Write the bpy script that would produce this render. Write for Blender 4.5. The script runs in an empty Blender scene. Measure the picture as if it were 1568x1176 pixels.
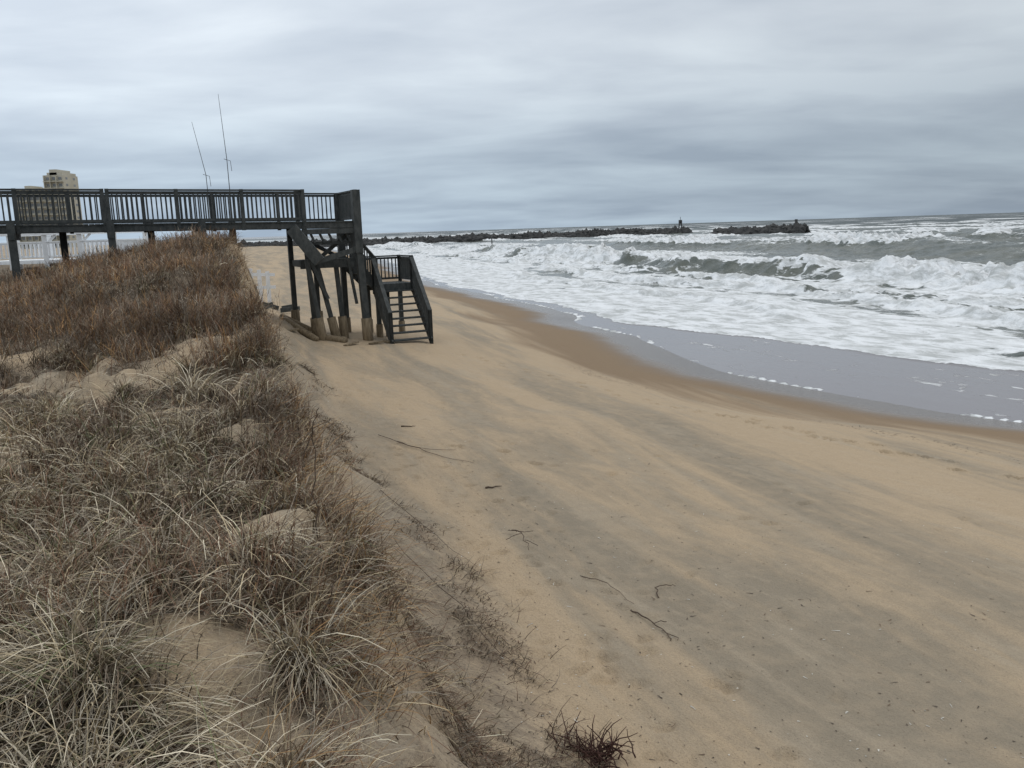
import bpy, math, random
import numpy as np
from mathutils import Matrix, Vector
random.seed(7); rng=np.random.default_rng(7)
sc=bpy.context.scene
sc.view_settings.view_transform='Standard'; sc.view_settings.look='None'; sc.view_settings.exposure=0

# ---------------------------------------------------------------- noise
TAB=np.random.default_rng(3).random((512,512))
def vnoise(x,y,seed=0):
    x=np.asarray(x,float)+seed*37.17; y=np.asarray(y,float)+seed*91.7
    xi=np.floor(x).astype(np.int64); yi=np.floor(y).astype(np.int64)
    fx=x-xi; fy=y-yi
    fx=fx*fx*fx*(fx*(fx*6-15)+10); fy=fy*fy*fy*(fy*(fy*6-15)+10)
    a=TAB[xi&511,yi&511]; b=TAB[(xi+1)&511,yi&511]; c=TAB[xi&511,(yi+1)&511]; d=TAB[(xi+1)&511,(yi+1)&511]
    return (a*(1-fx)+b*fx)*(1-fy)+(c*(1-fx)+d*fx)*fy
def fbm(x,y,o=4,seed=0):
    s=0;a=.5;t=0
    for i in range(o):
        s=s+a*vnoise(x,y,seed+i*5); t+=a; a*=.5
        x,y=(x*.8-y*.6)*2.03,(x*.6+y*.8)*2.03
    return s/t
def ss(x,a,b):
    t=np.clip((x-a)/(b-a),0,1); return t*t*(3-2*t)

# ---------------------------------------------------------------- terrain functions
def Xshore(Y): return np.interp(Y,[-300,-20,5,12,18.2,23.3,30.5,36,42.4,50,58,86,139,250,400,450,700,9000],
                                   [300,46,24,16.5,11.2,7.9,5.3,4.4,3.3,1.3,-1.5,-9,-20,-50,-92,-110,-300,-5000])
_yy=np.linspace(-300,9000,93001); _xx=Xshore(_yy)
_k=np.ones(61)/61; _xs=np.convolve(np.pad(_xx,30,mode='edge'),_k,'valid')
_sl=np.gradient(_xs,_yy)
def dshore(X,Y):
    xs=np.interp(Y,_yy,_xs); c=1/np.sqrt(1+np.interp(Y,_yy,_sl)**2)
    d=(X-xs)*c
    w=np.exp(-(d/14)**2)
    return d+w*(1.1*(fbm(Y*.16,X*.02,3,4)-.5)*2)
def Xcrest(Y):
    return np.interp(Y,[-30,0,3,4.3,8,12,16,22,26,32,40,60,130,400,900],[-.6,-.6,-.85,-1.15,-2.2,-3.5,-4.9,-7.0,-8.3,-10.5,-14,-26,-58,-150,-600])+ 1.0*(fbm(Y*.6,Y*0,3,2)-.5)
def Xfoot(Y):
    return np.interp(Y,[-30,0,3,5,6.5,9,12,16,22,28,38,60,130,400,900],[2.6,2.2,1.5,.65,.1,-.7,-2.0,-3.1,-4.5,-6.4,-10,-21,-50,-138,-560])+ .8*(fbm(Y*.3,Y*0,3,8)-.5)
def beach(X,Y):
    d=dshore(X,Y)
    b=np.interp(-d,[-4000,-400,-100,-30,-10,0,4,7,10,16,30,60],[-12,-9,-5,-2,-.6,0,.36,.78,1.02,1.12,1.2,1.3])
    b=b+.30*np.exp(-(((X+7)/3)**2+((Y-29)/7)**2))
    b=b+ss(-d,5,10)*(.14*(fbm(X*.35,Y*.18,3,11)-.5)*2+.045*(fbm(X*1.6+Y*.4,Y*.6,3,12)-.5))
    return b
PATCH=((-1.2,4.3,.45),(-3.6,11,.8),(-6.6,11.2,.6),(-2.6,3.9,.26),(-2.3,6.6,.4),(-4.3,7.0,.45),(-1.25,2.95,.28),(-3.2,8.9,.4),(-1.7,5.3,.22))
def height(X,Y):
    X=np.asarray(X,float);Y=np.asarray(Y,float)
    xc=Xcrest(Y);xf=np.maximum(Xfoot(Y),xc+.8)
    b=beach(X,Y)
    top=np.interp(Y,[-10,2,8,12,16,20,25,30,60,400],[2.9,2.85,2.9,3.2,3.78,4.18,4.38,3.6,3.2,3.0])
    dx=xc-X
    top=top-ss(dx,.5,6)*np.interp(Y,[0,10,16,22,40],[.05,.2,.7,1.0,.3])
    top=top+.55*(fbm(X*.45,Y*.45,4,1)-.5)+.45*(fbm(X*1.5,Y*1.5,3,6)-.5)
    top=top+.18*np.exp(-(((X+1.15)/.40)**2+((Y-4.3)/.36)**2))
    s=(X-xc)/(xf-xc)
    s=s+.34*(fbm(X*1.2,Y*1.2,4,14)-.5)*np.exp(-((s-.5)/.5)**2)
    f=1-.74*ss(s,-.02,.42)-.26*ss(s,.3,1.05)
    return b+(np.maximum(top,b)-b)*f+.07*(fbm(X*4,Y*4,3,17)-.5)*ss(f,.05,.3)
def sval(X,Y):
    xc=Xcrest(Y);xf=np.maximum(Xfoot(Y),xc+.8)
    return (X-xc)/(xf-xc)
def facemask(X,Y,s):
    m=(1-ss(s,.72,1.05))*ss(s,-.1,.05)*ss(fbm(X*1.3+Y*.7,Y*.9-X*.6,4,33),.45,.57)
    return m*(1-ss(Y,6.0,8.5)*.8*(ss(s,0,.1)*(1-ss(s,.55,.8))))
def vegmask(X,Y):
    s=sval(X,Y)
    m=1-ss(s,-.06,.08)
    n=fbm(X*.85,Y*.85,4,21)
    b=np.interp(Y,[0,9,13],[.12,.16,.65])
    lo=np.interp(Y,[0,9,13],[.385,.385,.36])
    m=m*(b+(1-b)*ss(n,lo,lo+.10))
    for cx,cy,r in PATCH:
        m=m*(1-.95*np.exp(-(((X-cx)/r)**2+((Y-cy)/r)**2)**2))
    m=np.maximum(m,facemask(X,Y,s)*.42)
    m=m*(1-ss(Y,60,90))
    return m

# ---------------------------------------------------------------- mesh helpers
def np_mesh(name,co,f,attrs,mat,smooth=False):
    me=bpy.data.meshes.new(name)
    n=len(f);k=f.shape[1]
    me.vertices.add(len(co)); me.vertices.foreach_set('co',co.astype(np.float32).ravel())
    me.loops.add(n*k); me.loops.foreach_set('vertex_index',f.astype(np.int32).ravel())
    me.polygons.add(n); me.polygons.foreach_set('loop_start',(np.arange(n)*k).astype(np.int32))
    me.polygons.foreach_set('loop_total',np.full(n,k,np.int32))
    me.polygons.foreach_set('use_smooth',np.full(n,smooth,bool))
    me.update(calc_edges=True)
    for an,av in (attrs or {}).items():
        if av.ndim==2 and av.shape[1]==3:
            a=me.attributes.new(an,'FLOAT_COLOR','POINT')
            a.data.foreach_set('color',np.concatenate([av,np.ones((len(av),1))],1).astype(np.float32).ravel())
        else:
            a=me.attributes.new(an,'FLOAT','POINT'); a.data.foreach_set('value',av.astype(np.float32).ravel())
    me.materials.append(mat)
    ob=bpy.data.objects.new(name,me); sc.collection.objects.link(ob); return ob
def grid_mesh(name,xs,ys,Z,attrs,mat):
    nx,ny=len(xs),len(ys)
    XX,YY=np.meshgrid(xs,ys)
    co=np.stack([XX,YY,Z],-1).reshape(-1,3)
    i=np.arange(nx*ny).reshape(ny,nx)
    f=np.stack([i[:-1,:-1],i[:-1,1:],i[1:,1:],i[1:,:-1]],-1).reshape(-1,4)
    return np_mesh(name,co,f,attrs,mat,smooth=True)

class MB:
    def __init__(s): s.v=[];s.f=[]
    def hexa(s,p):
        b=len(s.v); s.v+= [tuple(q) for q in p]
        for q in ((0,3,2,1),(4,5,6,7),(0,1,5,4),(1,2,6,5),(2,3,7,6),(3,0,4,7)): s.f.append([b+i for i in q])
    def box(s,x0,x1,y0,y1,z0,z1):
        s.hexa([(x0,y0,z0),(x1,y0,z0),(x1,y1,z0),(x0,y1,z0),(x0,y0,z1),(x1,y0,z1),(x1,y1,z1),(x0,y1,z1)])
    def beam(s,p,q,w,h,up=(0,0,1)):
        p=Vector(p);q=Vector(q);d=(q-p).normalized();u=Vector(up)
        if abs(d.dot(u))>.98: u=Vector((.43,-.9,0))
        r=d.cross(u).normalized()*w/2; u=r.cross(d).normalized()*h/2
        s.hexa([p-r-u,p+r-u,p+r+u,p-r+u,q-r-u,q+r-u,q+r+u,q-r+u])
    def tube(s,pts,rad,n=6):
        pts=[Vector(p) for p in pts]; b=len(s.v)
        for i,p in enumerate(pts):
            d=(pts[min(i+1,len(pts)-1)]-pts[max(i-1,0)]).normalized()
            u=Vector((0,0,1)) if abs(d.z)<.9 else Vector((1,0,0))
            r=d.cross(u).normalized();u=r.cross(d)
            R=rad[i] if hasattr(rad,'__len__') else rad
            for k in range(n):
                a=2*math.pi*k/n; s.v.append(tuple(p+(r*math.cos(a)+u*math.sin(a))*R))
        for i in range(len(pts)-1):
            for k in range(n):
                a=b+i*n+k;c=b+i*n+(k+1)%n; s.f.append([a,c,c+n,a+n])
        s.f.append([b+k for k in range(n)][::-1]); s.f.append([b+(len(pts)-1)*n+k for k in range(n)])
    def obj(s,name,mat,parent=None,smooth=False):
        me=bpy.data.meshes.new(name); me.from_pydata(s.v,[],s.f); me.update()
        if smooth: me.polygons.foreach_set('use_smooth',[True]*len(me.polygons))
        me.materials.append(mat); ob=bpy.data.objects.new(name,me); sc.collection.objects.link(ob)
        if parent: ob.parent=parent
        return ob
def empty(name):
    e=bpy.data.objects.new(name,None); sc.collection.objects.link(e); return e

# ---------------------------------------------------------------- material helpers
class NT:
    def __init__(s,name):
        s.m=bpy.data.materials.new(name); s.m.use_nodes=True; s.t=s.m.node_tree
        s.b=s.t.nodes['Principled BSDF']
    def n(s,ty): return s.t.nodes.new(ty)
    def l(s,a,b): s.t.links.new(a,b)
    def noise(s,vec,scale,detail=4,rough=.55,dist=0):
        nd=s.n('ShaderNodeTexNoise'); nd.inputs['Scale'].default_value=scale; nd.inputs['Detail'].default_value=detail
        nd.inputs['Roughness'].default_value=rough; nd.inputs['Distortion'].default_value=dist
        if vec: s.l(vec,nd.inputs['Vector'])
        return nd.outputs['Fac']
    def pos(s,rot=0,scale=(1,1,1)):
        g=s.n('ShaderNodeNewGeometry'); 
        mp=s.n('ShaderNodeMapping'); mp.inputs['Rotation'].default_value=(0,0,rot); s.l(g.outputs['Position'],mp.inputs['Vector'])
        m2=s.n('ShaderNodeMapping'); m2.inputs['Scale'].default_value=scale; s.l(mp.outputs[0],m2.inputs['Vector'])
        return m2.outputs[0]
    def rng(s,v,a,b,c=0,d=1,smooth=True):
        nd=s.n('ShaderNodeMapRange'); nd.interpolation_type='SMOOTHSTEP' if smooth else 'LINEAR'
        for i,x in zip(('From Min','From Max','To Min','To Max'),(a,b,c,d)):
            if hasattr(x,'links'): s.l(x,nd.inputs[i])
            else: nd.inputs[i].default_value=x
        s.l(v,nd.inputs['Value']); return nd.outputs[0]
    def math(s,op,a,b=0):
        nd=s.n('ShaderNodeMath'); nd.operation=op
        for i,x in enumerate((a,b)):
            if hasattr(x,'links'): s.l(x,nd.inputs[i])
            else: nd.inputs[i].default_value=x
        return nd.outputs[0]
    def mix(s,f,a,b):
        nd=s.n('ShaderNodeMix'); nd.data_type='RGBA'
        for i,x in ((0,f),(6,a),(7,b)):
            if hasattr(x,'links'): s.l(x,nd.inputs[i])
            elif i==0: nd.inputs[i].default_value=x
            else: nd.inputs[i].default_value=(*x,1)
        return nd.outputs[2]
    def attr(s,name):
        nd=s.n('ShaderNodeAttribute'); nd.attribute_name=name; return nd
    def bump(s,h,st,dist=.02,prev=None):
        nd=s.n('ShaderNodeBump'); nd.inputs['Strength'].default_value=st; nd.inputs['Distance'].default_value=dist
        s.l(h,nd.inputs['Height']); 
        if prev: s.l(prev,nd.inputs['Normal'])
        return nd.outputs[0]
    def setp(s,name,v):
        if hasattr(v,'links'): s.l(v,s.b.inputs[name])
        else: s.b.inputs[name].default_value=v if not isinstance(v,tuple) else (*v,1)

# sand
M=NT('sand')
P=M.pos(); PS=M.pos(rot=math.radians(-17),scale=(1,.14,1)); PS2=M.pos(rot=math.radians(-24),scale=(1,.2,1))
big=M.noise(PS,.50,5,.6,.9); fine=M.noise(PS2,2.6,5,.65,.4); grain=M.noise(P,60,2,.7); mid=M.noise(P,5,4,.6)
streak=M.rng(M.math('ADD',M.math('MULTIPLY',big,.68),M.math('MULTIPLY',fine,.32)),.42,.60)
col=M.mix(streak,(.455,.345,.222),(.265,.222,.160))
col=M.mix(M.rng(fine,.48,.72,0,.40),col,(.50,.41,.295))
col=M.mix(M.rng(grain,.35,.75,0,.36),col,(.17,.14,.105))
col=M.mix(M.rng(mid,.38,.72,0,.22),col,(.49,.38,.255))
col=M.mix(M.rng(M.noise(P,140,1,.5),.62,.74,0,.5),col,(.07,.055,.045))
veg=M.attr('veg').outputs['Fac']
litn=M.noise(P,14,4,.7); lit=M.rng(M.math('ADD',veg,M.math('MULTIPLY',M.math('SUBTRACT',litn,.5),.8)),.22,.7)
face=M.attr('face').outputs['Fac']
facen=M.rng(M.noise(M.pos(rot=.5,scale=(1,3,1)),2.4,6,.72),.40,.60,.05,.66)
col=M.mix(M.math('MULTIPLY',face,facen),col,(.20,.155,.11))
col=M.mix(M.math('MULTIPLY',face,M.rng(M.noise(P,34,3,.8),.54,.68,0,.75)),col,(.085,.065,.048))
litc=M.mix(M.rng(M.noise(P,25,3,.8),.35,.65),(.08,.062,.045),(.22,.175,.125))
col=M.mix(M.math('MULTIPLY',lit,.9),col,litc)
dd=M.attr('dsh').outputs['Fac']
dn=M.math('ADD',dd,M.math('MULTIPLY',M.math('SUBTRACT',M.noise(PS,.6,4,.6,.5),.5),7))
wet=M.rng(dn,-6.0,-3.4)
col=M.mix(wet,col,(.235,.165,.098))
wet2=M.rng(M.math('ADD',dd,M.math('MULTIPLY',M.math('SUBTRACT',M.noise(P,.5,3),.5),1.2)),-3.0,-.7)
col=M.mix(wet2,col,(.165,.142,.122))
M.setp('Base Color',col)
M.setp('Roughness',M.rng(wet2,0,1,.92,.2)); M.b.inputs['Specular IOR Level'].default_value=.35
h=M.math('ADD',M.math('MULTIPLY',grain,.32),mid)
bd=M.bump(h,.7,.045); bd=M.bump(M.noise(PS2,8,4,.65),.55,.04,bd)
M.l(bd,M.b.inputs['Normal'])
sand=M.m

# sea
M=NT('sea_water')
P=M.pos()
PW=M.pos(rot=math.radians(-20),scale=(1,.45,1))
F=M.attr('foam').outputs['Fac']; SW=M.attr('swash').outputs['Fac']; DD=M.attr('dsh').outputs['Fac']
vo=M.n('ShaderNodeTexVoronoi'); vo.feature='DISTANCE_TO_EDGE'; vo.inputs['Scale'].default_value=.8
wv=M.n('ShaderNodeVectorMath'); wv.operation='ADD'
nn=M.n('ShaderNodeTexNoise'); nn.inputs['Scale'].default_value=.8; nn.inputs['Detail'].default_value=4; M.l(PW,nn.inputs['Vector'])
sc1=M.n('ShaderNodeVectorMath'); sc1.operation='SCALE'; sc1.inputs['Scale'].default_value=2.4; M.l(nn.outputs['Color'],sc1.inputs[0])
M.l(PW,wv.inputs[0]); M.l(sc1.outputs[0],wv.inputs[1]); M.l(wv.outputs[0],vo.inputs['Vector'])
lace=M.rng(vo.outputs['Distance'],0,.35,1,0,False)
n1=M.noise(PW,.45,7,.62,.6); n2=M.noise(P,2.5,4,.65,.4)
pat=M.math('ADD',M.math('MULTIPLY',lace,.26),M.math('ADD',M.math('MULTIPLY',n1,.60),M.math('MULTIPLY',n2,.24)))
th=M.rng(F,0,1,.84,.18,False)
mask=M.rng(M.math('SUBTRACT',pat,th),-.035,.065)
deep=M.mix(M.rng(n1,.35,.65),(.075,.090,.078),(.125,.132,.105))
deep=M.mix(M.rng(DD,60,400),deep,(.060,.076,.078))
wc=M.mix(SW,deep,(.20,.185,.19))
fo=M.mix(M.rng(M.noise(PW,1.3,7,.72,.5),.36,.60),(.45,.465,.455),(.80,.82,.83))
M.setp('Base Color',M.mix(mask,wc,fo))
M.setp('Roughness',M.rng(mask,0,1,M.rng(DD,20,400,.16,.45),.75)); M.b.inputs['IOR'].default_value=1.33
M.setp('Specular IOR Level',M.rng(DD,10,300,.45,.16))
hb=M.math('ADD',M.noise(PW,1.4,5,.6,.3),M.math('MULTIPLY',M.noise(PW,6,3,.6),.3))
hb=M.math('MULTIPLY',hb,M.math('SUBTRACT',1.0,M.math('MULTIPLY',SW,.93)))
bd=M.bump(hb,.9,.25)
bd=M.bump(M.math('MULTIPLY',mask,n2),.6,.12,bd)
M.l(bd,M.b.inputs['Normal']); sea=M.m

M=NT('dry_grass'); M.l(M.attr('Col').outputs['Color'],M.b.inputs['Base Color']); M.b.inputs['Roughness'].default_value=.75; M.b.inputs['Specular IOR Level'].default_value=.25
grassm=M.m
def simple(name,c1,c2,scale=6,rough=.8,stretch=(1,1,1),bump=.3):
    M=NT(name); P=M.pos(scale=stretch); g=M.noise(P,scale,5,.65)
    M.setp('Base Color',M.mix(M.rng(g,.3,.7),c1,c2)); M.setp('Roughness',rough); M.b.inputs['Specular IOR Level'].default_value=.3
    M.l(M.bump(g,bump,.02),M.b.inputs['Normal']); return M.m
paint=simple('weathered_grey_paint',(.036,.042,.042),(.080,.085,.082),4,.75,(2,2,1))
piling=simple('bare_timber',(.13,.10,.062),(.26,.205,.135),5,.9,(3,3,.6))
rock=simple('jetty_rock',(.022,.024,.024),(.075,.073,.07),.7,.85)
white=simple('white_paint',(.70,.72,.73),(.82,.83,.84),2,.6)
twig=simple('dead_twig',(.06,.042,.03),(.13,.095,.07),20,.9)
rootm=simple('root_bark',(.045,.022,.017),(.10,.05,.038),20,.9)
metal=simple('marker_metal',(.05,.05,.05),(.09,.09,.09),2,.6)
concrete=simple('beige_concrete',(.40,.38,.31),(.48,.46,.39),.2,.85)
glass=simple('dark_window',(.15,.165,.18),(.22,.235,.25),.3,.3)

# ---------------------------------------------------------------- ground
def geo(a,b,n): return np.sign(a)*np.geomspace(abs(a),abs(b),n)
gx=np.unique(np.round(np.concatenate([geo(-5000,-40,40),np.arange(-40,-9,.25),np.arange(-9,9,.04),np.arange(9,50,.3),geo(50,5000,40)]),4))
gy=np.unique(np.round(np.concatenate([np.arange(-40,1,.8),np.arange(1,14,.04),np.arange(14,45,.1),np.arange(45,120,.5),geo(120,9000,60)]),4))
GX,GY=np.meshgrid(gx,gy)
GZ=height(GX,GY)
prints=[]
def trail(x0,y0,x1,y1,step=.62,w=.12,dep=.05):
    L=math.hypot(x1-x0,y1-y0);n=int(L/step);a=math.atan2(y1-y0,x1-x0)
    for i in range(n):
        sgn=1 if i%2 else -1;t=(i+.5)/n
        prints.append((x0+(x1-x0)*t-math.sin(a)*w*sgn+random.gauss(0,.05),y0+(y1-y0)*t+math.cos(a)*w*sgn+random.gauss(0,.05),a+random.gauss(0,.2),dep))
trail(-1.5,26,3.6,17.2,dep=.08);trail(3.6,17,7.2,11.4,dep=.11);trail(3.2,17.6,6.8,12.3,dep=.10);trail(7.2,11.4,9.5,7,dep=.10)
trail(-1.2,13.5,.7,11.9,.7,dep=.07);
for (x,y) in ((.62,6.2),(.75,6.05),(.6,5.95),(.5,6.35),(.68,6.4),(.45,6.1),(1.66,8.0),(1.45,5.8),(1.62,5.75),(.5,9.2),(.85,7.6),(.3,7.7),(.62,12),(2.9,9.5),(1.7,4.95),(1.0,7.2),(.1,10.4),(1.3,11.5),(2.2,12.7),(3.6,10.1)):
    prints.append((x+random.gauss(0,.03),y+random.gauss(0,.03),random.random()*3,random.uniform(.028,.05)))
for i in range(190):
    y=random.uniform(4.0,22); x=float(Xfoot(np.array(y)))+random.expovariate(.5)
    prints.append((x,y,random.random()*3,random.uniform(.015,.04)))
for (px,py,a,dep) in prints:
    i0,i1=np.searchsorted(gx,[px-.35,px+.35]);j0,j1=np.searchsorted(gy,[py-.35,py+.35])
    if i1-i0<2 or j1-j0<2: continue
    X=GX[j0:j1,i0:i1]-px;Y=GY[j0:j1,i0:i1]-py
    q=.5+min(dep,.06)*8
    u=(X*math.cos(a)+Y*math.sin(a))/(.12*q);v=(-X*math.sin(a)+Y*math.cos(a))/(.065*q)
    r=np.sqrt(u*u+v*v)*(1+.25*(fbm(X*9+px*7,Y*9+py*7,2,99)-.5))
    GZ[j0:j1,i0:i1]+= -dep*np.exp(-r**4)+dep*.25*np.exp(-((r-1.35)/.3)**2)
d_g=dshore(GX,GY); s_g=sval(GX,GY)
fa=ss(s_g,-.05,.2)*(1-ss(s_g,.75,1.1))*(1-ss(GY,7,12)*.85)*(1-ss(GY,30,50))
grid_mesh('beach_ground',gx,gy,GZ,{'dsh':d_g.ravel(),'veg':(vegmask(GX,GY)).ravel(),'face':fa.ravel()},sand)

# ---------------------------------------------------------------- sea
ox=np.unique(np.round(np.concatenate([geo(-5000,-60,40),np.arange(-60,-10,.8),np.arange(-10,60,.2),np.arange(60,200,1.0),geo(200,6000,50)]),3))
oy=np.unique(np.round(np.concatenate([np.arange(-40,10,1.0),np.arange(10,75,.2),np.arange(75,180,.45),np.arange(180,420,1.6),geo(420,9000,60)]),3))
OX,OY=np.meshgrid(ox,oy)
D=dshore(OX,OY)
A=OY*.9-OX*.35
turb=fbm(OX*1.1,OY*1.1,4,43)-.5
turb2=fbm(OX*.45,OY*.45,4,73)-.5
w1=24+6*(fbm(A*.045,A*0,3,40)-.5)*2+turb2*2
u=D-w1
am1=(.9+1.2*ss(fbm(A*.06,A*0,3,41),.35,.60))*(1-.35*ss(OY,90,150))
broken=ss(fbm(A*.055,A*0+3,3,42),.38,.50)
pr1=np.where(u<0,np.exp(-(np.abs(u)/1.3)**1.5),np.exp(-(u/5.0)**2))
z=am1*pr1
z+=pr1*(turb*1.3+turb2*1.6)*(.4+.8*broken)*(1-.5*ss(OY,90,150))
fn=fbm(OX*.12,OY*.06,4,44)
de=np.interp(OY,[0,20,25,31.5,38,43,400],[8,7.2,6.4,4.8,2.4,.7,.7])+.8*(fbm(A*.25,A*0,3,45)-.5)*2
surf=ss(D,de-.05,de+.35)
foam=surf*(.80+.18*ss(fn,.35,.5)-.50*ss(fn,.47,.60)*ss(D,5,11))
for c,a in ((9,.25),(14.5,.42),(19.5,.4)):
    cc=c+3.0*(fbm(A*.07,A*0,3,46+c)-.5)*2
    uu=D-cc; pr=np.where(uu<0,np.exp(-(np.abs(uu)/.4)**2),np.exp(-(uu/2.2)**2))
    k=ss(fbm(A*.1,A*0+c,2,50),.3,.55)
    z+=a*pr*k*(1+turb*1.4); foam=np.maximum(foam,.95*pr*k*surf)
    foam=foam-.48*surf*ss(c,8,12)*k*np.exp(-((uu+1.6)/1.2)**2)
front=np.exp(-(np.minimum(u+.5,0)/2.0)**2)*np.exp(-(np.maximum(u,0)/1.4)**2)
foam=np.where(D>w1-5,foam*(1-.6*(1-broken)*np.exp(-((u+1.5)/2.2)**2)),foam)
foam=np.maximum(foam,front*broken*1.05)
foam=np.maximum(foam,.9*np.exp(-(u/.55)**2)*ss(turb2,-.12,.02))
beh=ss(D,w1+.3,w1+1.6)
back=(.44-.20*ss(D,45,100)-.25*ss(D,110,260))+.80*(fbm(OX*.055,OY*.03,4,47)-.5)*2
foamb=np.clip(back,0.03,.72)
foam=foam*(1-beh)+beh*np.where(u<1.5,np.maximum(foamb,foam),foamb)
ph=D/26*2*np.pi+3.2*(fbm(A*.02,D*.01,2,60)-.5)*2-1.0
ramp=ss(D,34,52)
sw=(np.clip(np.sin(ph)*.5+.5,0,1)**2.4)
calm=1-.62*ss(OY,110,260)
asw=ramp*(.50+1.2*fbm(A*.035,D*.03,3,61))*calm
z+=asw*sw*1.35
facing=np.clip(np.cos(ph),0,1)*ramp*(1-ss(D,300,600))
foam=foam*(1-.75*facing)
brk=ss(fbm(A*.05,D*.035,3,62),.48,.57)*ss(sw,.45,.85)*ramp*(1-.5*ss(D,180,500))
z+=brk*(.5+turb*1.6+turb2*1.2)*.9*calm
foam=np.maximum(foam,brk*(1-.25*ss(D,200,500)))
wcf=fbm(OX*.035,OY*.022,4,95); foam=np.maximum(foam,.62*ss(wcf,.60,.68)*ss(D,120,220)*(1-ss(D,900,2500)))
z+=ss(D,28,45)*(.5*(fbm(OX*.25,OY*.14,4,63)-.5)+.15*turb)*calm
z+=ss(D,6,20)*.16*turb+ss(D,de,de+.6)*.03
foam=np.maximum(foam,.70*np.exp(-((D-.10)/.11)**2)*(.25+.75*ss(fbm(A*.35,A*0,2,64),.35,.6)))
foam=np.maximum(foam,(1-surf)*.17)
z=z*ss(D,-1,3)
z=np.where(D<-1.5,-.3,z)
z*=1-ss(OY,900,2500)
swash=1-ss(D,de-.3,de+1.2)
grid_mesh('sea',ox,oy,z,{'foam':foam.ravel(),'swash':swash.ravel(),'dsh':np.clip(D,-10,2000).ravel()},sea)

# ---------------------------------------------------------------- vegetation
def blades(P,az,L,lean,droop,W,col,K=4,twist=None,clamp=True,dark=.5,sz=.35,ss_=.6):
    n=len(P);pts=[P.copy()];p=P.copy()
    tw=np.zeros(n) if twist is None else twist
    for k in range(K):
        t=(k+.5)/K;th=lean+droop*t;a=az+tw*t
        p=p+(L/K)[:,None]*np.stack([np.sin(th)*np.cos(a),np.sin(th)*np.sin(a),np.cos(th)],1)
        pts.append(p.copy())
    pts=np.stack(pts,1)
    if clamp:
        g=height(pts[:,1:,0],pts[:,1:,1])+(.004 if sz==0 else .012+.03*rng.random((n,1)))
        pts[:,1:,2]=np.maximum(pts[:,1:,2],g)
    sa=az+np.pi/2+rng.normal(0,ss_,n)
    side=np.stack([np.cos(sa),np.sin(sa),rng.normal(0,1,n)*sz],1)
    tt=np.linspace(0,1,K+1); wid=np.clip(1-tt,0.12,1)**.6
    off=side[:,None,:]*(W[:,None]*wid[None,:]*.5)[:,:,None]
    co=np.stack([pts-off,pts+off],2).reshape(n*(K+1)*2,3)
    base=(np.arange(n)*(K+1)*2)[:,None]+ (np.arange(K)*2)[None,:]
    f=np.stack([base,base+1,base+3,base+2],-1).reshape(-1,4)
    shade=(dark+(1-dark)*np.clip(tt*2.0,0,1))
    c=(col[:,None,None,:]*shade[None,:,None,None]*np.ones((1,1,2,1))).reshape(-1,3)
    return co,f,c
def merge(name,parts,mat):
    co=[];f=[];c=[];o=0
    for a,b,d in parts: co.append(a);f.append(b+o);c.append(d);o+=len(a)
    return np_mesh(name,np.concatenate(co),np.concatenate(f),{'Col':np.clip(np.concatenate(c),0,1)},mat)
def sample(n,y0,y1,spread=.95,face=.0):
    Y=np.exp(rng.uniform(np.log(y0),np.log(y1),n))
    right=Xcrest(Y)+face*(Xfoot(Y)-Xcrest(Y))
    left=-spread*Y-2.0
    X=left+(right-left)*rng.random(n)
    return X,Y
def pal(n,cols,w,var=.18):
    cols=np.array(cols);i=rng.choice(len(cols),n,p=np.array(w)/sum(w))
    return cols[i]*(1+rng.normal(0,var,(n,1)))
STRAW=(.52,.425,.275);PALE=(.68,.60,.45);GB=(.215,.16,.11);GREEN=(.155,.165,.08);RB=(.175,.10,.062);GREY=(.31,.265,.205);ORA=(.38,.23,.105)
parts=[]
X,Y=sample(1150,1.7,26,.9,.0)
keep=rng.random(len(X))<vegmask(X,Y)*np.where(Y>12,.32,.8)
X,Y=X[keep],Y[keep]
print('TUFTS',len(X))
for x,y in zip(X,Y):
    n=int(rng.integers(60,170)*(1 if y<9 else .6)); r=rng.uniform(.03,.10)
    bx=x+rng.normal(0,r,n);by=y+rng.normal(0,r,n)
    az=np.arctan2(by-y,bx-x)+rng.normal(0,.5,n)
    wind=rng.normal(-.9,.6); az=np.where(rng.random(n)<.62,wind+rng.normal(0,.35,n),az)
    L=rng.uniform(.22,.50,n)*rng.uniform(.65,1.2)
    k=rng.random()
    wts=[4,4.5,1.2,.5,1.5] if k<.42 else ([3,1.6,3,2.0,2] if k<.68 else [1,.5,4.8,.5,2])
    col=pal(n,[STRAW,PALE,GB,GREEN,GREY],wts)*rng.uniform(.72,1.15)
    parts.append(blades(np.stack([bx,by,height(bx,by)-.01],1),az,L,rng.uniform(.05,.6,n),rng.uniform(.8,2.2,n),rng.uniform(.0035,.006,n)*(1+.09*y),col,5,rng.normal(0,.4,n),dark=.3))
X,Y=sample(270000,1.5,34,.92,.4)
keep=rng.random(len(X))<vegmask(X,Y)*.8
X,Y=X[keep],Y[keep];n=len(X);print('THATCH',n)
patch=fbm(X*1.3,Y*1.3,3,71)
col=pal(n,[STRAW,GB,GREY,RB,PALE],[1.0,4.2,2.0,2.4,.4],.25)*(.48+.75*ss(patch,.35,.65))[:,None]
parts.append(blades(np.stack([X,Y,height(X,Y)+rng.uniform(-.01,.03,n)],1),rng.normal(-.6,1.5,n),rng.uniform(.05,.18,n),rng.uniform(.8,1.5,n),rng.uniform(0,.9,n),rng.uniform(.0025,.005,n)*(1+.12*Y),col,3,rng.normal(0,1,n)))
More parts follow.
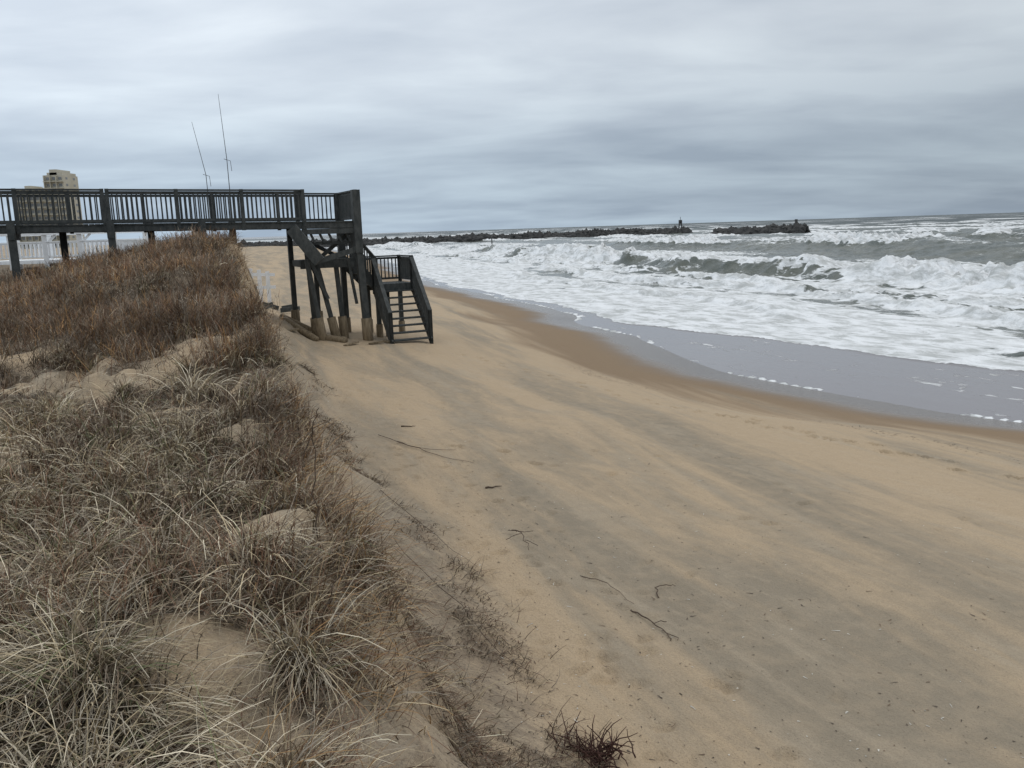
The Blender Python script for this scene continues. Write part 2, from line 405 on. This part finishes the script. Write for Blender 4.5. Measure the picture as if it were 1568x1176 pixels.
n=52000;Y=np.exp(rng.uniform(np.log(2.4),np.log(16),n));sv=rng.uniform(0.02,1.0,n);X=Xcrest(Y)+sv*np.maximum(Xfoot(Y)-Xcrest(Y),.8)
keep=rng.random(n)<facemask(X,Y,sv)*(1-.4*sv)
X,Y=X[keep],Y[keep];n=len(X);print('MATS',n)
col=pal(n,[GB,RB,STRAW,GREY],[5,2.5,.9,1],.25)*.75
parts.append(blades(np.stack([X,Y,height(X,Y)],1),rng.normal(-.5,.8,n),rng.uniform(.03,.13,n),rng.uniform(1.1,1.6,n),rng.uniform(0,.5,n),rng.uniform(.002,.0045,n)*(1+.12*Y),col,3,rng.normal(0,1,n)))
n=11000;Y=np.exp(rng.uniform(np.log(2.2),np.log(26),n));X=Xcrest(Y)+rng.normal(-.02,.12,n)*(1+.04*Y)
kk=rng.random(n)<ss(fbm(Y*2.2,Y*0,3,75),.36,.56);X,Y=X[kk],Y[kk];n=len(X)
col=pal(n,[STRAW,GB,RB,ORA,GREY],[2,3,1.5,1.6,1.6])
parts.append(blades(np.stack([X,Y,height(X,Y)-.01],1),rng.normal(-.3,.9,n),rng.uniform(.12,.42,n),rng.uniform(.1,1.2,n),rng.uniform(.2,1.8,n),rng.uniform(.003,.005,n)*(1+.1*Y),col,4,rng.normal(0,.5,n)))
for j in range(60):
    y=float(np.exp(rng.uniform(math.log(3.2),math.log(20))));s_=rng.uniform(.25,.95)
    x=float(Xcrest(np.array(y))+s_*(Xfoot(np.array(y))-Xcrest(np.array(y))));n=int(rng.integers(15,60));r=rng.uniform(.03,.12)
    bx=x+rng.normal(0,r*1.3,n);by=y+rng.normal(0,r,n)
    col=pal(n,[STRAW,GB,RB,GREY],[1.5,4,2,2])*.85
    parts.append(blades(np.stack([bx,by,height(bx,by)-.01],1),rng.normal(-.6,1.0,n),rng.uniform(.08,.28,n),rng.uniform(.5,1.4,n),rng.uniform(0,1.0,n),rng.uniform(.003,.005,n)*(1+.1*y),col,3,rng.normal(0,.8,n)))
merge('dune_grass',parts,grassm)
parts=[]
for (cnt,y0,y1,h0,h1,cols,ws,mk) in ((36000,9.5,27,.20,.48,[RB,GB,ORA,GREY],[3.4,3.5,1.6,1.6],1),(6000,3,10,.12,.34,[RB,GB,GREY],[3,2,1],2)):
    X,Y=sample(cnt*2,y0,y1,.95,.06)
    pm=ss(fbm(X*.8,Y*.8,3,81+mk),.45,.56) if mk==2 else .2+.8*ss(fbm(X*.8,Y*.8,3,81+mk),.38,.54)
    keep=rng.random(len(X))<vegmask(X,Y)*pm
    X,Y=X[keep],Y[keep];n=len(X);print('STEMS',n)
    P=np.stack([X,Y,height(X,Y)-.02],1);az=rng.uniform(0,6.28,n);L=rng.uniform(h0,h1,n)*(.65+.6*fbm(X*.9,Y*.9,2,89))
    col=pal(n,cols,ws,.28)*(.6+.8*ss(fbm(X*1.1,Y*1.1,2,88),.3,.7))[:,None]
    lean=rng.uniform(0,.7,n)
    Wd=rng.uniform(.003,.005,n)*(1+.1*Y)
    parts.append(blades(P,az,L,lean,rng.uniform(-.2,.6,n),Wd,col,3,clamp=False))
    for r in range(4):
        t=rng.uniform(.35,.95,n)
        Q=P+(L*t)[:,None]*np.stack([np.sin(lean)*np.cos(az),np.sin(lean)*np.sin(az),np.cos(lean)],1)
        parts.append(blades(Q,rng.uniform(0,6.28,n),L*rng.uniform(.15,.4,n),rng.uniform(.3,1.2,n),rng.uniform(-.5,.4,n),Wd*.7,col*rng.uniform(.8,1.3,(n,1)),2,clamp=False))
merge('dune_shrub_stems',parts,grassm)

# ---------------------------------------------------------------- walkway with stairs
Lx,Ly=-.9,-.43; nrm=math.hypot(Lx,Ly);Lx/=nrm;Ly/=nrm; Nx,Ny=Ly,-Lx
O=(-4.69,27.3)
def W(s,n,z): return Vector((O[0]+s*Lx+n*Nx,O[1]+s*Ly+n*Ny,z))
def dz(s): return 4.86+.013*s
def lbox(mb,s0,s1,n0,n1,z0,z1,z2=None,z3=None):
    z2=z0 if z2 is None else z2; z3=z1 if z3 is None else z3
    mb.hexa([W(s0,n0,z0),W(s0,n1,z0),W(s1,n1,z2),W(s1,n0,z2),W(s0,n0,z1),W(s0,n1,z1),W(s1,n1,z3),W(s1,n0,z3)])
walk=empty('wooden_beach_walkway')
deck=MB();rail=MB();post=MB();pil=MB();st=MB()
SE=24
lbox(deck,-.05,SE,-.02,.04,dz(0)-.17,dz(0)-.0,dz(SE)-.17,dz(SE))
lbox(deck,-.05,SE,1.96,2.02,dz(0)-.17,dz(0)-.0,dz(SE)-.17,dz(SE))
lbox(deck,-.09,-.055,-.02,2.02,dz(0)-.24,dz(0))
s=0
while s<SE:
    lbox(deck,s,s+.135,-.06,2.06,dz(s)+.004,dz(s)+.04); s+=.145
for n_ in (.65,1.35): lbox(deck,0,SE,n_,n_+.05,dz(0)-.16,dz(0)-.002,dz(SE)-.16,dz(SE)-.002)
def railing(mb,p,q,h=.96,post_every=None,bal=.125,bw=.036,solid_bottom=.12,ends=(True,True)):
    p=Vector(p);q=Vector(q);L=(q-p).length;d=(q-p)/L;up=Vector((0,0,1))
    mb.beam(p+up*h,q+up*h,.13,.045); mb.beam(p+up*(h-.07),q+up*(h-.07),.04,.07); mb.beam(p+up*solid_bottom,q+up*solid_bottom,.04,.07)
    n=max(1,int(L/bal))
    for i in range(1,n):
        b=p+d*(L*i/n); mb.beam(b+up*(solid_bottom-.02),b+up*(h-.06),bw,bw)
    if post_every:
        k=max(1,round(L/post_every))
        for i in range(k+1):
            if (i==0 and not ends[0]) or (i==k and not ends[1]): continue
            b=p+d*(L*i/k); mb.beam(b-up*.2,b+up*(h+.03),.1,.1)
railing(rail,W(1.62,.0,dz(1.62)),W(7.0,.0,dz(7)),post_every=1.8)
railing(rail,W(7.12,.0,dz(7.1)),W(SE,.0,dz(SE)),post_every=2.1,bal=.15)
railing(rail,W(0,2.0,dz(0)),W(SE,2.0,dz(SE)),post_every=2.0,bal=.14)
railing(rail,W(0,0,dz(0)),W(0,2.0,dz(0)),post_every=2.0,bal=.11,bw=.045)
railing(rail,W(1.62,.05,dz(1.62)),W(1.68,.65,dz(1.62)),post_every=.9,bal=.11,bw=.036)
lbox(post,-.12,.12,-.16,.08,3.9,5.84)
lbox(post,-.12,.12,1.9,2.1,3.9,5.80)
def gz(p): return float(height(np.array(p.x),np.array(p.y)))
for s_ in [4.6,7.0,9.4,11.8,14.2,16.6,19,21.4]:
    for n_,o in ((-.12,0),(2.1,-1.15)):
        a=W(s_+o,n_,0);g=gz(a); post.beam((a.x,a.y,g-.4),(a.x,a.y,dz(s_)+.1),.19,.19)
    lbox(post,s_-.07,s_+.07,-.25,2.2,dz(s_)-.36,dz(s_)-.175)
zl=3.72
lbox(deck,-.0,1.7,.75,2.05,zl-.2,zl)
lbox(deck,0,1.7,.60,.70,zl-.26,zl+.02)
a=W(2.05,-.1,dz(2)-.16);b=W(1.35,-.45,zl-.02)
st.beam(a,b,.12,.36,up=(0,0,1)); 
a2=W(1.85,.5,dz(2)-.16);b2=W(1.2,.2,zl-.02); st.beam(a2,b2,.10,.22)
st.beam(W(1.5,-.3,zl-.05),W(.1,-.1,zl+.3),.07,.16)
st.beam(W(1.3,.6,zl-.1),W(.1,.5,dz(0)-.3),.06,.12)
st.beam(W(1.6,1.9,dz(0)-.3),W(.1,1.9,zl),.06,.12)
st.beam(W(1.7,0.02,dz(0)-.26),W(0,0.02,dz(0)-.26),.1,.16)
st.beam(W(1.7,0.2,dz(0)-.62),W(0,0.2,dz(0)-.60),.06,.10)
for k in range(6): st.beam(W(.2+.28*k,.1,dz(0)-.6),W(.35+.28*k,.1,dz(0)-.25),.05,.07)
def leg(s0,n0,z1,s1,n1,w=.13,r=.15,hf=.75):
    a=W(s0,n0,z1);b=W(s1,n1,0);g=gz(b);b.z=g-.3
    t=(g+hf*.8-b.z)/(a.z-b.z); m=b+(a-b)*t
    post.beam(m,a,w,w)
    pil.tube([b,b+(m-b)*.5,m+(m-b)*.12],[r,r*.98,r*.93],10)
leg(1.62,.1,zl+.05,1.25,.1); leg(1.25,.55,zl+.05,.72,.35); leg(.95,1.9,zl+.1,.95,1.9);
leg(.55,.8,zl,.42,.7); leg(.02,-.02,dz(0)-.05,-.14,-.05,.2,.17); leg(0,2,dz(0)-.05,0,2,.17,.15,.5); leg(1.7,2,dz(0)-.05,1.7,2,.15,.15,.5)
leg(1.65,0,dz(0)-.05,1.3,.9,.14,.14,.6)
st.beam(W(1.5,.2,zl),W(1.0,.3,2.5),.09,.12); st.beam(W(.3,.2,zl),W(.1,.2,2.3),.08,.1)
z2=2.83; s_a,s_b=-.02,-.75
nst=5
for i in range(nst):
    zc=zl-(zl-z2)*(i+1)/(nst+.0)+.0
    lbox(st,s_a+(s_b-s_a)*i/nst,s_a+(s_b-s_a)*(i+1)/nst-.02,.86,1.96,zc-.04,zc)
for n_ in (.82,2.0): st.beam(W(s_a+.05,n_,zl-.1),W(s_b,n_,z2-.05),.05,.3)
for n_ in (.80,2.0): railing(rail,W(s_a,n_,zl),W(s_b,n_,z2),h=.9,post_every=1.2,bal=.12)
s0,s1=-.68,-2.0
lbox(deck,s1,s0,.8,2.05,z2-.045,z2);lbox(deck,s1-.03,s0,.76,.80,z2-.26,z2+.003);lbox(deck,s1-.03,s0,2.05,2.09,z2-.26,z2+.003);lbox(deck,s1-.04,s1-.003,.8,2.05,z2-.26,z2+.003)
railing(rail,W(s0,2.05,z2),W(s1,2.05,z2),h=.88,post_every=1.2); railing(rail,W(s1,.8,z2),W(s1,2.05,z2),h=.88,post_every=1.2)
for a_,b_ in ((-.8,.86),(-.8,1.98),(-1.95,1.98),(-1.2,1.1)): leg(a_,b_,z2-.05,a_,b_,.13,.12,.45)
post.beam(W(-.8,.9,2.6),W(-1.25,.9,1.6),.08,.12)
n_a,n_b=.78,-.78
bt=W(-1.42,n_b,0); zg=gz(bt)
nst=8
for i in range(nst):
    zc=z2-(z2-zg)*(i+1)/(nst+.6)
    nb=n_a+(n_b-n_a)*(i+1)/nst
    lbox(st,s1+.05,s0-.05,nb-.02,nb+.24,zc-.045,zc)
for s_ in (s1,s0): 
    st.beam(W(s_,n_a+.05,z2-.12),W(s_,n_b,zg+.02),.05,.26)
    railing(rail,W(s_,n_a,z2),W(s_,n_b,zg+.10),h=.88,post_every=2.6,bal=.15,bw=.036)
    post.beam(W(s_,n_b,zg-.3),W(s_,n_b,zg+1.02),.10,.10); post.beam(W(s_,n_a,z2-.3),W(s_,n_a,z2+.9),.10,.10)
deck.obj('deck',paint,walk);rail.obj('railings',paint,walk);post.obj('posts',paint,walk);pil.obj('pile_feet',piling,walk,True);st.obj('stairs',paint,walk)
def log(p,q,r):
    m=MB();P0=Vector(p);Q0=Vector(q); m.tube([P0+(Q0-P0)*t for t in (0,.3,.6,1)],[r,r*1.03,r*.97,r*.95],12); return m.obj('fallen_pile',piling,None,True)
for (a,b,r) in (((-7.3,27.4),(-6.0,26.4),.11),((-5.9,26.9),(-5.15,26.7),.13),((-7.6,28.6),(-6.5,27.7),.1)):
    log((a[0],a[1],float(height(*map(np.array,a)))+.05),(b[0],b[1],float(height(*map(np.array,b)))+.05),r)
m=MB()
for (x,y,a_,l_) in ((-4.2,26.6,.3,.45),(-4.9,26.2,1.1,.6),(-3.9,27.0,2.4,.3),(-6.7,26.2,.7,.5),(-5.5,27.8,2.0,.9)):
    z0=gz(Vector((x,y,0)))+.03; dx_,dy_=math.cos(a_)*l_/2,math.sin(a_)*l_/2
    m.beam((x-dx_,y-dy_,z0),(x+dx_,y+dy_,z0+.04),.14,.045)
m.obj('loose_boards',piling)

# ---------------------------------------------------------------- jetty
def jetty(name,p,q,w,h,n,seed,r0=.9,r1=1.9):
    R=np.random.default_rng(seed)
    import bmesh
    bm=bmesh.new();bmesh.ops.create_icosphere(bm,subdivisions=1,radius=1);bv=np.array([v.co[:] for v in bm.verts]);bf=np.array([[v.index for v in f.verts] for f in bm.faces]);bm.free()
    co=[];f=[];o=0;p=np.array(p,float);q=np.array(q,float);d=(q-p);L=np.linalg.norm(d);d=d/L;nn=np.array([-d[1],d[0]])
    for i in range(n):
        t=R.random()*L;c=R.uniform(-1,1);r=R.uniform(r0,r1)
        hh=h*(1-abs(c)**1.3)*(.6+.8*float(fbm(np.array(t*.07),np.array(seed*1.),3,5)))
        xy=p+d*t+nn*c*w/2
        v=bv*r*R.uniform(.6,1.2,(1,3))*(1+R.normal(0,.13,(len(bv),1)))
        a=R.random()*6.28;v=np.stack([v[:,0]*math.cos(a)-v[:,1]*math.sin(a),v[:,0]*math.sin(a)+v[:,1]*math.cos(a),v[:,2]],1)
        co.append(v+np.array([xy[0],xy[1],hh-.4*r]));f.append(bf+o);o+=len(bv)
    return np_mesh(name,np.concatenate(co),np.concatenate(f),{},rock)
jetty('rock_jetty',(-125,305),(73,350),8,2.1,2900,5,.8,1.7)
jetty('rock_jetty',(68.5,285),(91,266),7,2.4,520,6,.8,1.7)
m=MB();b=Vector((69.5,349,1.5))
for k in (-1,1):
    for j in (-1,1): m.beam(b+Vector((k*.8,j*.8,-1)),b+Vector((k*.3,j*.3,3.8)),.2,.2)
for zz in (1,2.3,3.5): m.box(b.x-.8+zz*.13,b.x+.8-zz*.13,b.y-.7+zz*.1,b.y+.7-zz*.1,b.z+zz,b.z+zz+.2)
m.box(b.x-.7,b.x+.7,b.y-.1,b.y+.1,b.z+2.7,b.z+4.2);m.tube([b+Vector((0,0,4)),b+Vector((0,0,5.4))],.1)
m.obj('channel_marker',metal)
m=MB();m.tube([(89,268,1.5),(89,268,4.2)],.14);m.box(88.6,89.4,267.8,268.2,3.7,4.5);m.obj('channel_marker',metal)
m=MB();m.tube([(-4.8,270,-2),(-4.8,270,2.2)],.22);m.tube([(-4.8,270,2.2),(-4.8,270,2.6)],[.3,.05]);m.obj('marker_piling',metal)

# ---------------------------------------------------------------- buildings
def building(name,x0,x1,y0,y1,z1,floors,bays,steps=()):
    e=empty(name);w=MB();g=MB();fh=(z1-3)/floors
    w.box(x0,x1,y0,y1,0,z1)
    for (a,b,zz) in steps: w.box(x0+(x1-x0)*a,x0+(x1-x0)*b,y0+.5,y1-.5,z1+.0,z1+zz)
    for i in range(floors):
        z0=3+i*fh; w.box(x0-.4,x1+.4,y0-1.2,y0-.01,z0-.12,z0+.12)
        bw=(x1-x0)/bays
        for j in range(bays):
            g.box(x0+bw*(j+.22),x0+bw*(j+.78),y0-.06,y0-.02,z0+.7,z0+fh-.8)
            w.box(x0+bw*j-.12,x0+bw*j+.12,y0-1.15,y0-.015,z0+.12,z0+fh-.12)
        g.box(x1+.01,x1+.05,y0+2,y0+3.5,z0+.9,z0+fh-.8);g.box(x1+.01,x1+.05,y1-4,y1-2.5,z0+.9,z0+fh-.8)
    w.obj('walls',concrete,e);g.obj('windows',glass,e);return e
building('hotel_tower',-182.4,-175.2,350,362,31.2,11,3,((.1,.95,1.0),(.25,.65,2.2)))
building('hotel_building',-196,-183.4,352,362,26.5,9,5,((.3,.5,1.0),))
e=empty('white_beach_porch');m=MB();r=MB()
x0,x1,y0,y1=-27.5,-20.3,45,49
m.box(x0,x1,y0,y1,3.5,3.68)
for k in range(5):
    x=x0+(x1-x0)*k/4; m.beam((x,y0+.05,2),(x,y0+.05,5.0),.24,.24); m.beam((x,y1-.05,2),(x,y1-.05,5.0),.24,.24)
m.box(x0-.2,x1+.2,y0-.15,y0+.25,4.95,5.15);m.box(x0-.2,x1+.2,y1-.25,y1+.15,4.95,5.15)
for yy in (y0,y1): railing(r,(x0,yy,3.7),(x1,yy,3.7),h=.9,bal=.22,bw=.08)
railing(r,(x1,y0,3.7),(x1,y1,3.7),h=.9,bal=.22,bw=.08)
for k in range(4):
    x=x0+(x1-x0)*k/4; m.beam((x,y0+.05,4.4),(x+.6,y0+.05,4.95),.1,.1)
m.obj('frame',white,e);r.obj('railings',white,e)
f_=MB()
for k in range(3):
    f_.beam((-13.4+.35*k,45+.3*k,1.0),(-13.4+.35*k,45+.3*k,2.9-.1*k),.2,.06)
f_.beam((-13.6,44.9,2.6),(-12.4,45.9,2.5),.05,.16);f_.beam((-13.6,44.9,1.9),(-12.4,45.9,1.85),.05,.16)
f_.obj('broken_white_fence',white)
m=MB()
for k in range(9):
    a=Vector((-10.9+random.uniform(-.8,.8),38+random.uniform(-1,1),0));a.z=gz(a)+.12
    b=a+Vector((random.uniform(-.8,.8),random.uniform(-.6,.6),random.uniform(-.05,.35)));m.beam(a,b,.06,.2)
m.obj('storm_debris_boards',paint)
def ant(pts,r):
    m=MB();m.tube(pts,r,6);p=Vector(pts[1]);m.tube([p+Vector((-.10,0,.02)),p+Vector((.12,0,-.05)),p+Vector((.14,0,-.4))],.009,5);m.obj('whip_antenna',metal)
ant([(-9.70,31,3.5),(-9.72,31,7.2),(-9.82,31,9.4)],[.02,.012,.006])
ant([(-10.45,31,3.5),(-10.5,31,6.7),(-10.82,31,8.5)],[.02,.011,.006])

# ---------------------------------------------------------------- sticks, roots, debris on the sand
def smooth_pts(pts,sub=5,jit=.012):
    out=[]
    n=len(pts)
    for i in range(n-1):
        p0=pts[max(i-1,0)];p1=pts[i];p2=pts[i+1];p3=pts[min(i+2,n-1)]
        for k in range(sub):
            t=k/sub
            q=[.5*((2*b)+(-a+c)*t+(2*a-5*b+4*c-d)*t*t+(-a+3*b-3*c+d)*t**3) for a,b,c,d in zip(p0,p1,p2,p3)]
            if i+k>0: q=[q[0]+random.gauss(0,jit),q[1]+random.gauss(0,jit),q[2]+abs(random.gauss(0,jit*.4))]
            out.append(q)
    out.append(list(pts[-1])); return out
def stick(pts,lift,r,sub=()):
    m=MB()
    def g_(pp,ll): 
        q=smooth_pts([(x,y,l) for (x,y),l in zip(pp,ll)])
        return [(x,y,float(height(np.array(x),np.array(y)))+max(l,.003)) for x,y,l in q]
    g=g_(pts,lift);m.tube(g,[r*(1-.7*i/(len(g)-1)) for i in range(len(g))],6)
    for (p2,l2) in sub: m.tube(g_(p2,l2),r*.45,5)
    return m.obj('driftwood_stick',twig,None,True)
stick([(1.0,7.2),(1.15,6.95),(1.3,6.6)],[.01,.02,.01],.008,[([(1.15,6.95),(1.27,6.93)],[.01,.03]),([(1.22,6.8),(1.24,6.6)],[.01,.01])])
stick([(.62,7.9),(.85,7.75),(1.05,7.35)],[.02,.02,.01],.005)
stick([(1.3,7.5),(1.34,7.72),(1.5,7.72)],[.01,.03,.01],.007)
stick([(-.05,9.2),(.05,8.95),(.12,8.6)],[.03,.08,.02],.008,[([(.05,8.95),(-.12,8.85)],[.08,.05]),([(.03,9.0),(.18,9.1)],[.08,.05]),([(.08,8.8),(.22,8.7)],[.06,.03]),([(.0,9.1),(-.1,9.2)],[.05,.03])])
stick([(-.4,11.0),(-.18,11.02)],[.01,.015],.014)
stick([(-2.0,14.9),(-1.75,14.92)],[.01,.01],.014)
stick([(-1.9,13.6),(-1.2,12.6),(-.6,12.2)],[.02,.02,.01],.006)
stick([(-2.3,14.2),(-1.5,13.0),(-.9,12.9)],[.02,.03,.01],.006)
stick([(-1.2,8.0),(-.3,6.4),(.2,5.9)],[.10,.03,.01],.004)
stick([(-1.6,9.8),(-.9,9.0),(-.4,8.2)],[.10,.03,.01],.004)
stick([(-1.3,7.3),(-1.0,6.0),(-.7,5.0)],[.08,.05,.02],.004)
m=MB();cx,cy=.42,4.92;cz=gz(Vector((cx,cy,0)))
for k in range(110):
    a=random.uniform(0,6.28);el_=random.uniform(.1,1.3);L=random.uniform(.14,.30);p=Vector((cx+random.gauss(0,.08),cy+random.gauss(0,.06),cz))
    pts=[p]
    for j in range(4):
        a+=random.gauss(0,.35);el_+=random.gauss(-.15,.3);p=p+Vector((math.cos(a)*math.cos(el_),math.sin(a)*math.cos(el_),math.sin(el_)))*L/4;p.z=max(p.z,cz+.005);pts.append(p)
    m.tube(pts,[.006,.005,.004,.003,.002],5)
m.obj('root_clump',rootm,None,True)
for (x,y,h_,ax,ay) in ((-.95,3.9,.85,.12,-.3),(-1.35,5.2,.6,.25,-.2),(-.8,3.2,.4,.2,-.1)):
    m=MB();z0=gz(Vector((x,y,0)))
    g=smooth_pts([(x,y,z0-.02),(x+ax*.1,y+ay*.1,z0+h_*.4),(x+ax*.45,y+ay*.5,z0+h_*.8),(x+ax,y+ay,z0+h_*.95)],5,.006)
    m.tube(g,[.004*(1-.6*i/(len(g)-1)) for i in range(len(g))],5);m.obj('dead_reed',twig,None,True)
n=2300;Y=np.exp(rng.uniform(np.log(4.0),np.log(26),n));X=Xfoot(Y)-.5+rng.exponential(2.2,n)
ok=dshore(X,Y)<-3;X,Y=X[ok],Y[ok];n=len(X)
col=pal(n,[(.08,.06,.045),(.62,.59,.52),(.16,.11,.07)],[5,1.8,3])
merge('shell_and_wrack_flecks',[blades(np.stack([X,Y,height(X,Y)+.004],1),rng.uniform(0,6.28,n),np.minimum(rng.exponential(.014,n)+.006,.07)*(1+.03*Y),np.full(n,1.57),np.zeros(n),rng.uniform(.006,.014,n),col,2,rng.normal(0,1,n),sz=0,ss_=.1,dark=.9)],grassm)
n=700;t=rng.random(n);Y=8+t*18;X=np.interp(Y,_yy,_xs)-np.interp(Y,[8,26],[8.3,5.3])+rng.normal(0,.2,n)+.5*(fbm(Y*.6,Y*0,3,90)-.5)
kk=rng.random(n)<ss(fbm(Y*.5,Y*0,3,77),.42,.6);X,Y=X[kk],Y[kk];n=len(X)
col=pal(n,[(.07,.055,.04),(.12,.09,.06)],[1,1])
merge('wrack_line',[blades(np.stack([X,Y,height(X,Y)+.006],1),rng.uniform(0,6.28,n),rng.uniform(.02,.09,n),np.full(n,1.5),np.zeros(n),rng.uniform(.008,.02,n),col,2,rng.normal(0,1,n),sz=0)],grassm)

# ---------------------------------------------------------------- world
w=bpy.data.worlds.new('World');sc.world=w;w.use_nodes=True;t=w.node_tree;t.nodes.clear()
def N(ty): return t.nodes.new(ty)
el,rot=math.radians(48),math.radians(60)
sky=N('ShaderNodeTexSky');sky.sky_type='NISHITA';sky.sun_disc=False;sky.sun_elevation=el;sky.sun_rotation=rot
bg1=N('ShaderNodeBackground');bg1.inputs[1].default_value=.08;t.links.new(sky.outputs[0],bg1.inputs[0])
tc=N('ShaderNodeTexCoord');sep=N('ShaderNodeSeparateXYZ');t.links.new(tc.outputs['Generated'],sep.inputs[0])
def mt(op,a,b=0):
    n=N('ShaderNodeMath');n.operation=op
    for i,x in enumerate((a,b)):
        if hasattr(x,'links'): t.links.new(x,n.inputs[i])
        else: n.inputs[i].default_value=x
    return n.outputs[0]
zz=mt('ADD',mt('MAXIMUM',sep.outputs[2],0.0),.15)
cx_=mt('DIVIDE',sep.outputs[0],zz);cy_=mt('DIVIDE',sep.outputs[1],zz)
cmb=N('ShaderNodeCombineXYZ');t.links.new(mt('MULTIPLY',cx_,.66),cmb.inputs[0]);t.links.new(cy_,cmb.inputs[1])
def nz(scale,det,ro,di,off=0):
    n=N('ShaderNodeTexNoise');n.inputs['Scale'].default_value=scale;n.inputs['Detail'].default_value=det;n.inputs['Roughness'].default_value=ro;n.inputs['Distortion'].default_value=di
    mp=N('ShaderNodeMapping');mp.inputs['Location'].default_value=(off,off*.7,0);t.links.new(cmb.outputs[0],mp.inputs[0]);t.links.new(mp.outputs[0],n.inputs['Vector']);return n.outputs['Fac']
na=nz(.85,6,.5,.5,3.1);nb=nz(2.4,6,.5,.3,7.7)
v=mt('ADD',mt('MULTIPLY',na,.70),mt('MULTIPLY',nb,.30))
def ramp(v,stops):
    r=N('ShaderNodeValToRGB');t.links.new(v,r.inputs[0]);e=r.color_ramp.elements
    while len(e)<len(stops): e.new(.5)
    for i,(p,c) in enumerate(stops): e[i].position=p;e[i].color=(*c,1)
    return r.outputs[0]
base=ramp(sep.outputs[2],[(0,(.39,.485,.585)),(.03,(.39,.48,.575)),(.08,(.42,.50,.585)),(.14,(.54,.61,.685)),(.22,(.70,.765,.825)),(.5,(.78,.83,.88)),(1,(.86,.89,.93))])
lx=mt('MULTIPLY',mt('SUBTRACT',.12,sep.outputs[0]),.48)
cl=ramp(v,[(.38,(.80,.815,.85)),(.49,(.98,.98,.99)),(.61,(1.20,1.19,1.165))])
mul=N('ShaderNodeMix');mul.data_type='RGBA';mul.blend_type='MULTIPLY';mul.inputs[0].default_value=1;t.links.new(base,mul.inputs[6]);t.links.new(cl,mul.inputs[7])
bg2=N('ShaderNodeBackground');t.links.new(mul.outputs[2],bg2.inputs[0]);t.links.new(mt('ADD',1.0,lx),bg2.inputs[1])
mx=N('ShaderNodeMixShader');mx.inputs[0].default_value=.93;t.links.new(bg1.outputs[0],mx.inputs[1]);t.links.new(bg2.outputs[0],mx.inputs[2])
out=N('ShaderNodeOutputWorld');t.links.new(mx.outputs[0],out.inputs[0])
sd=bpy.data.lights.new('sun','SUN');sd.energy=.8;sd.angle=math.radians(25);sd.color=(1,.97,.93)
so=bpy.data.objects.new('sun',sd);sc.collection.objects.link(so)
dirv=Vector((math.sin(rot)*math.cos(el),math.cos(rot)*math.cos(el),math.sin(el)))
so.rotation_euler=dirv.to_track_quat('Z','Y').to_euler()

# ---------------------------------------------------------------- camera
cd=bpy.data.cameras.new('camera');cam=bpy.data.objects.new('camera',cd);sc.collection.objects.link(cam)
cd.sensor_width=36;cd.lens=30.15;cd.clip_end=20000;cd.clip_start=.05
cam.matrix_world=Matrix.Translation((0,0,4.5))@Matrix.Rotation(math.radians(90-10.27),4,'X')@Matrix.Rotation(math.radians(-1.88),4,'Z')
sc.camera=cam
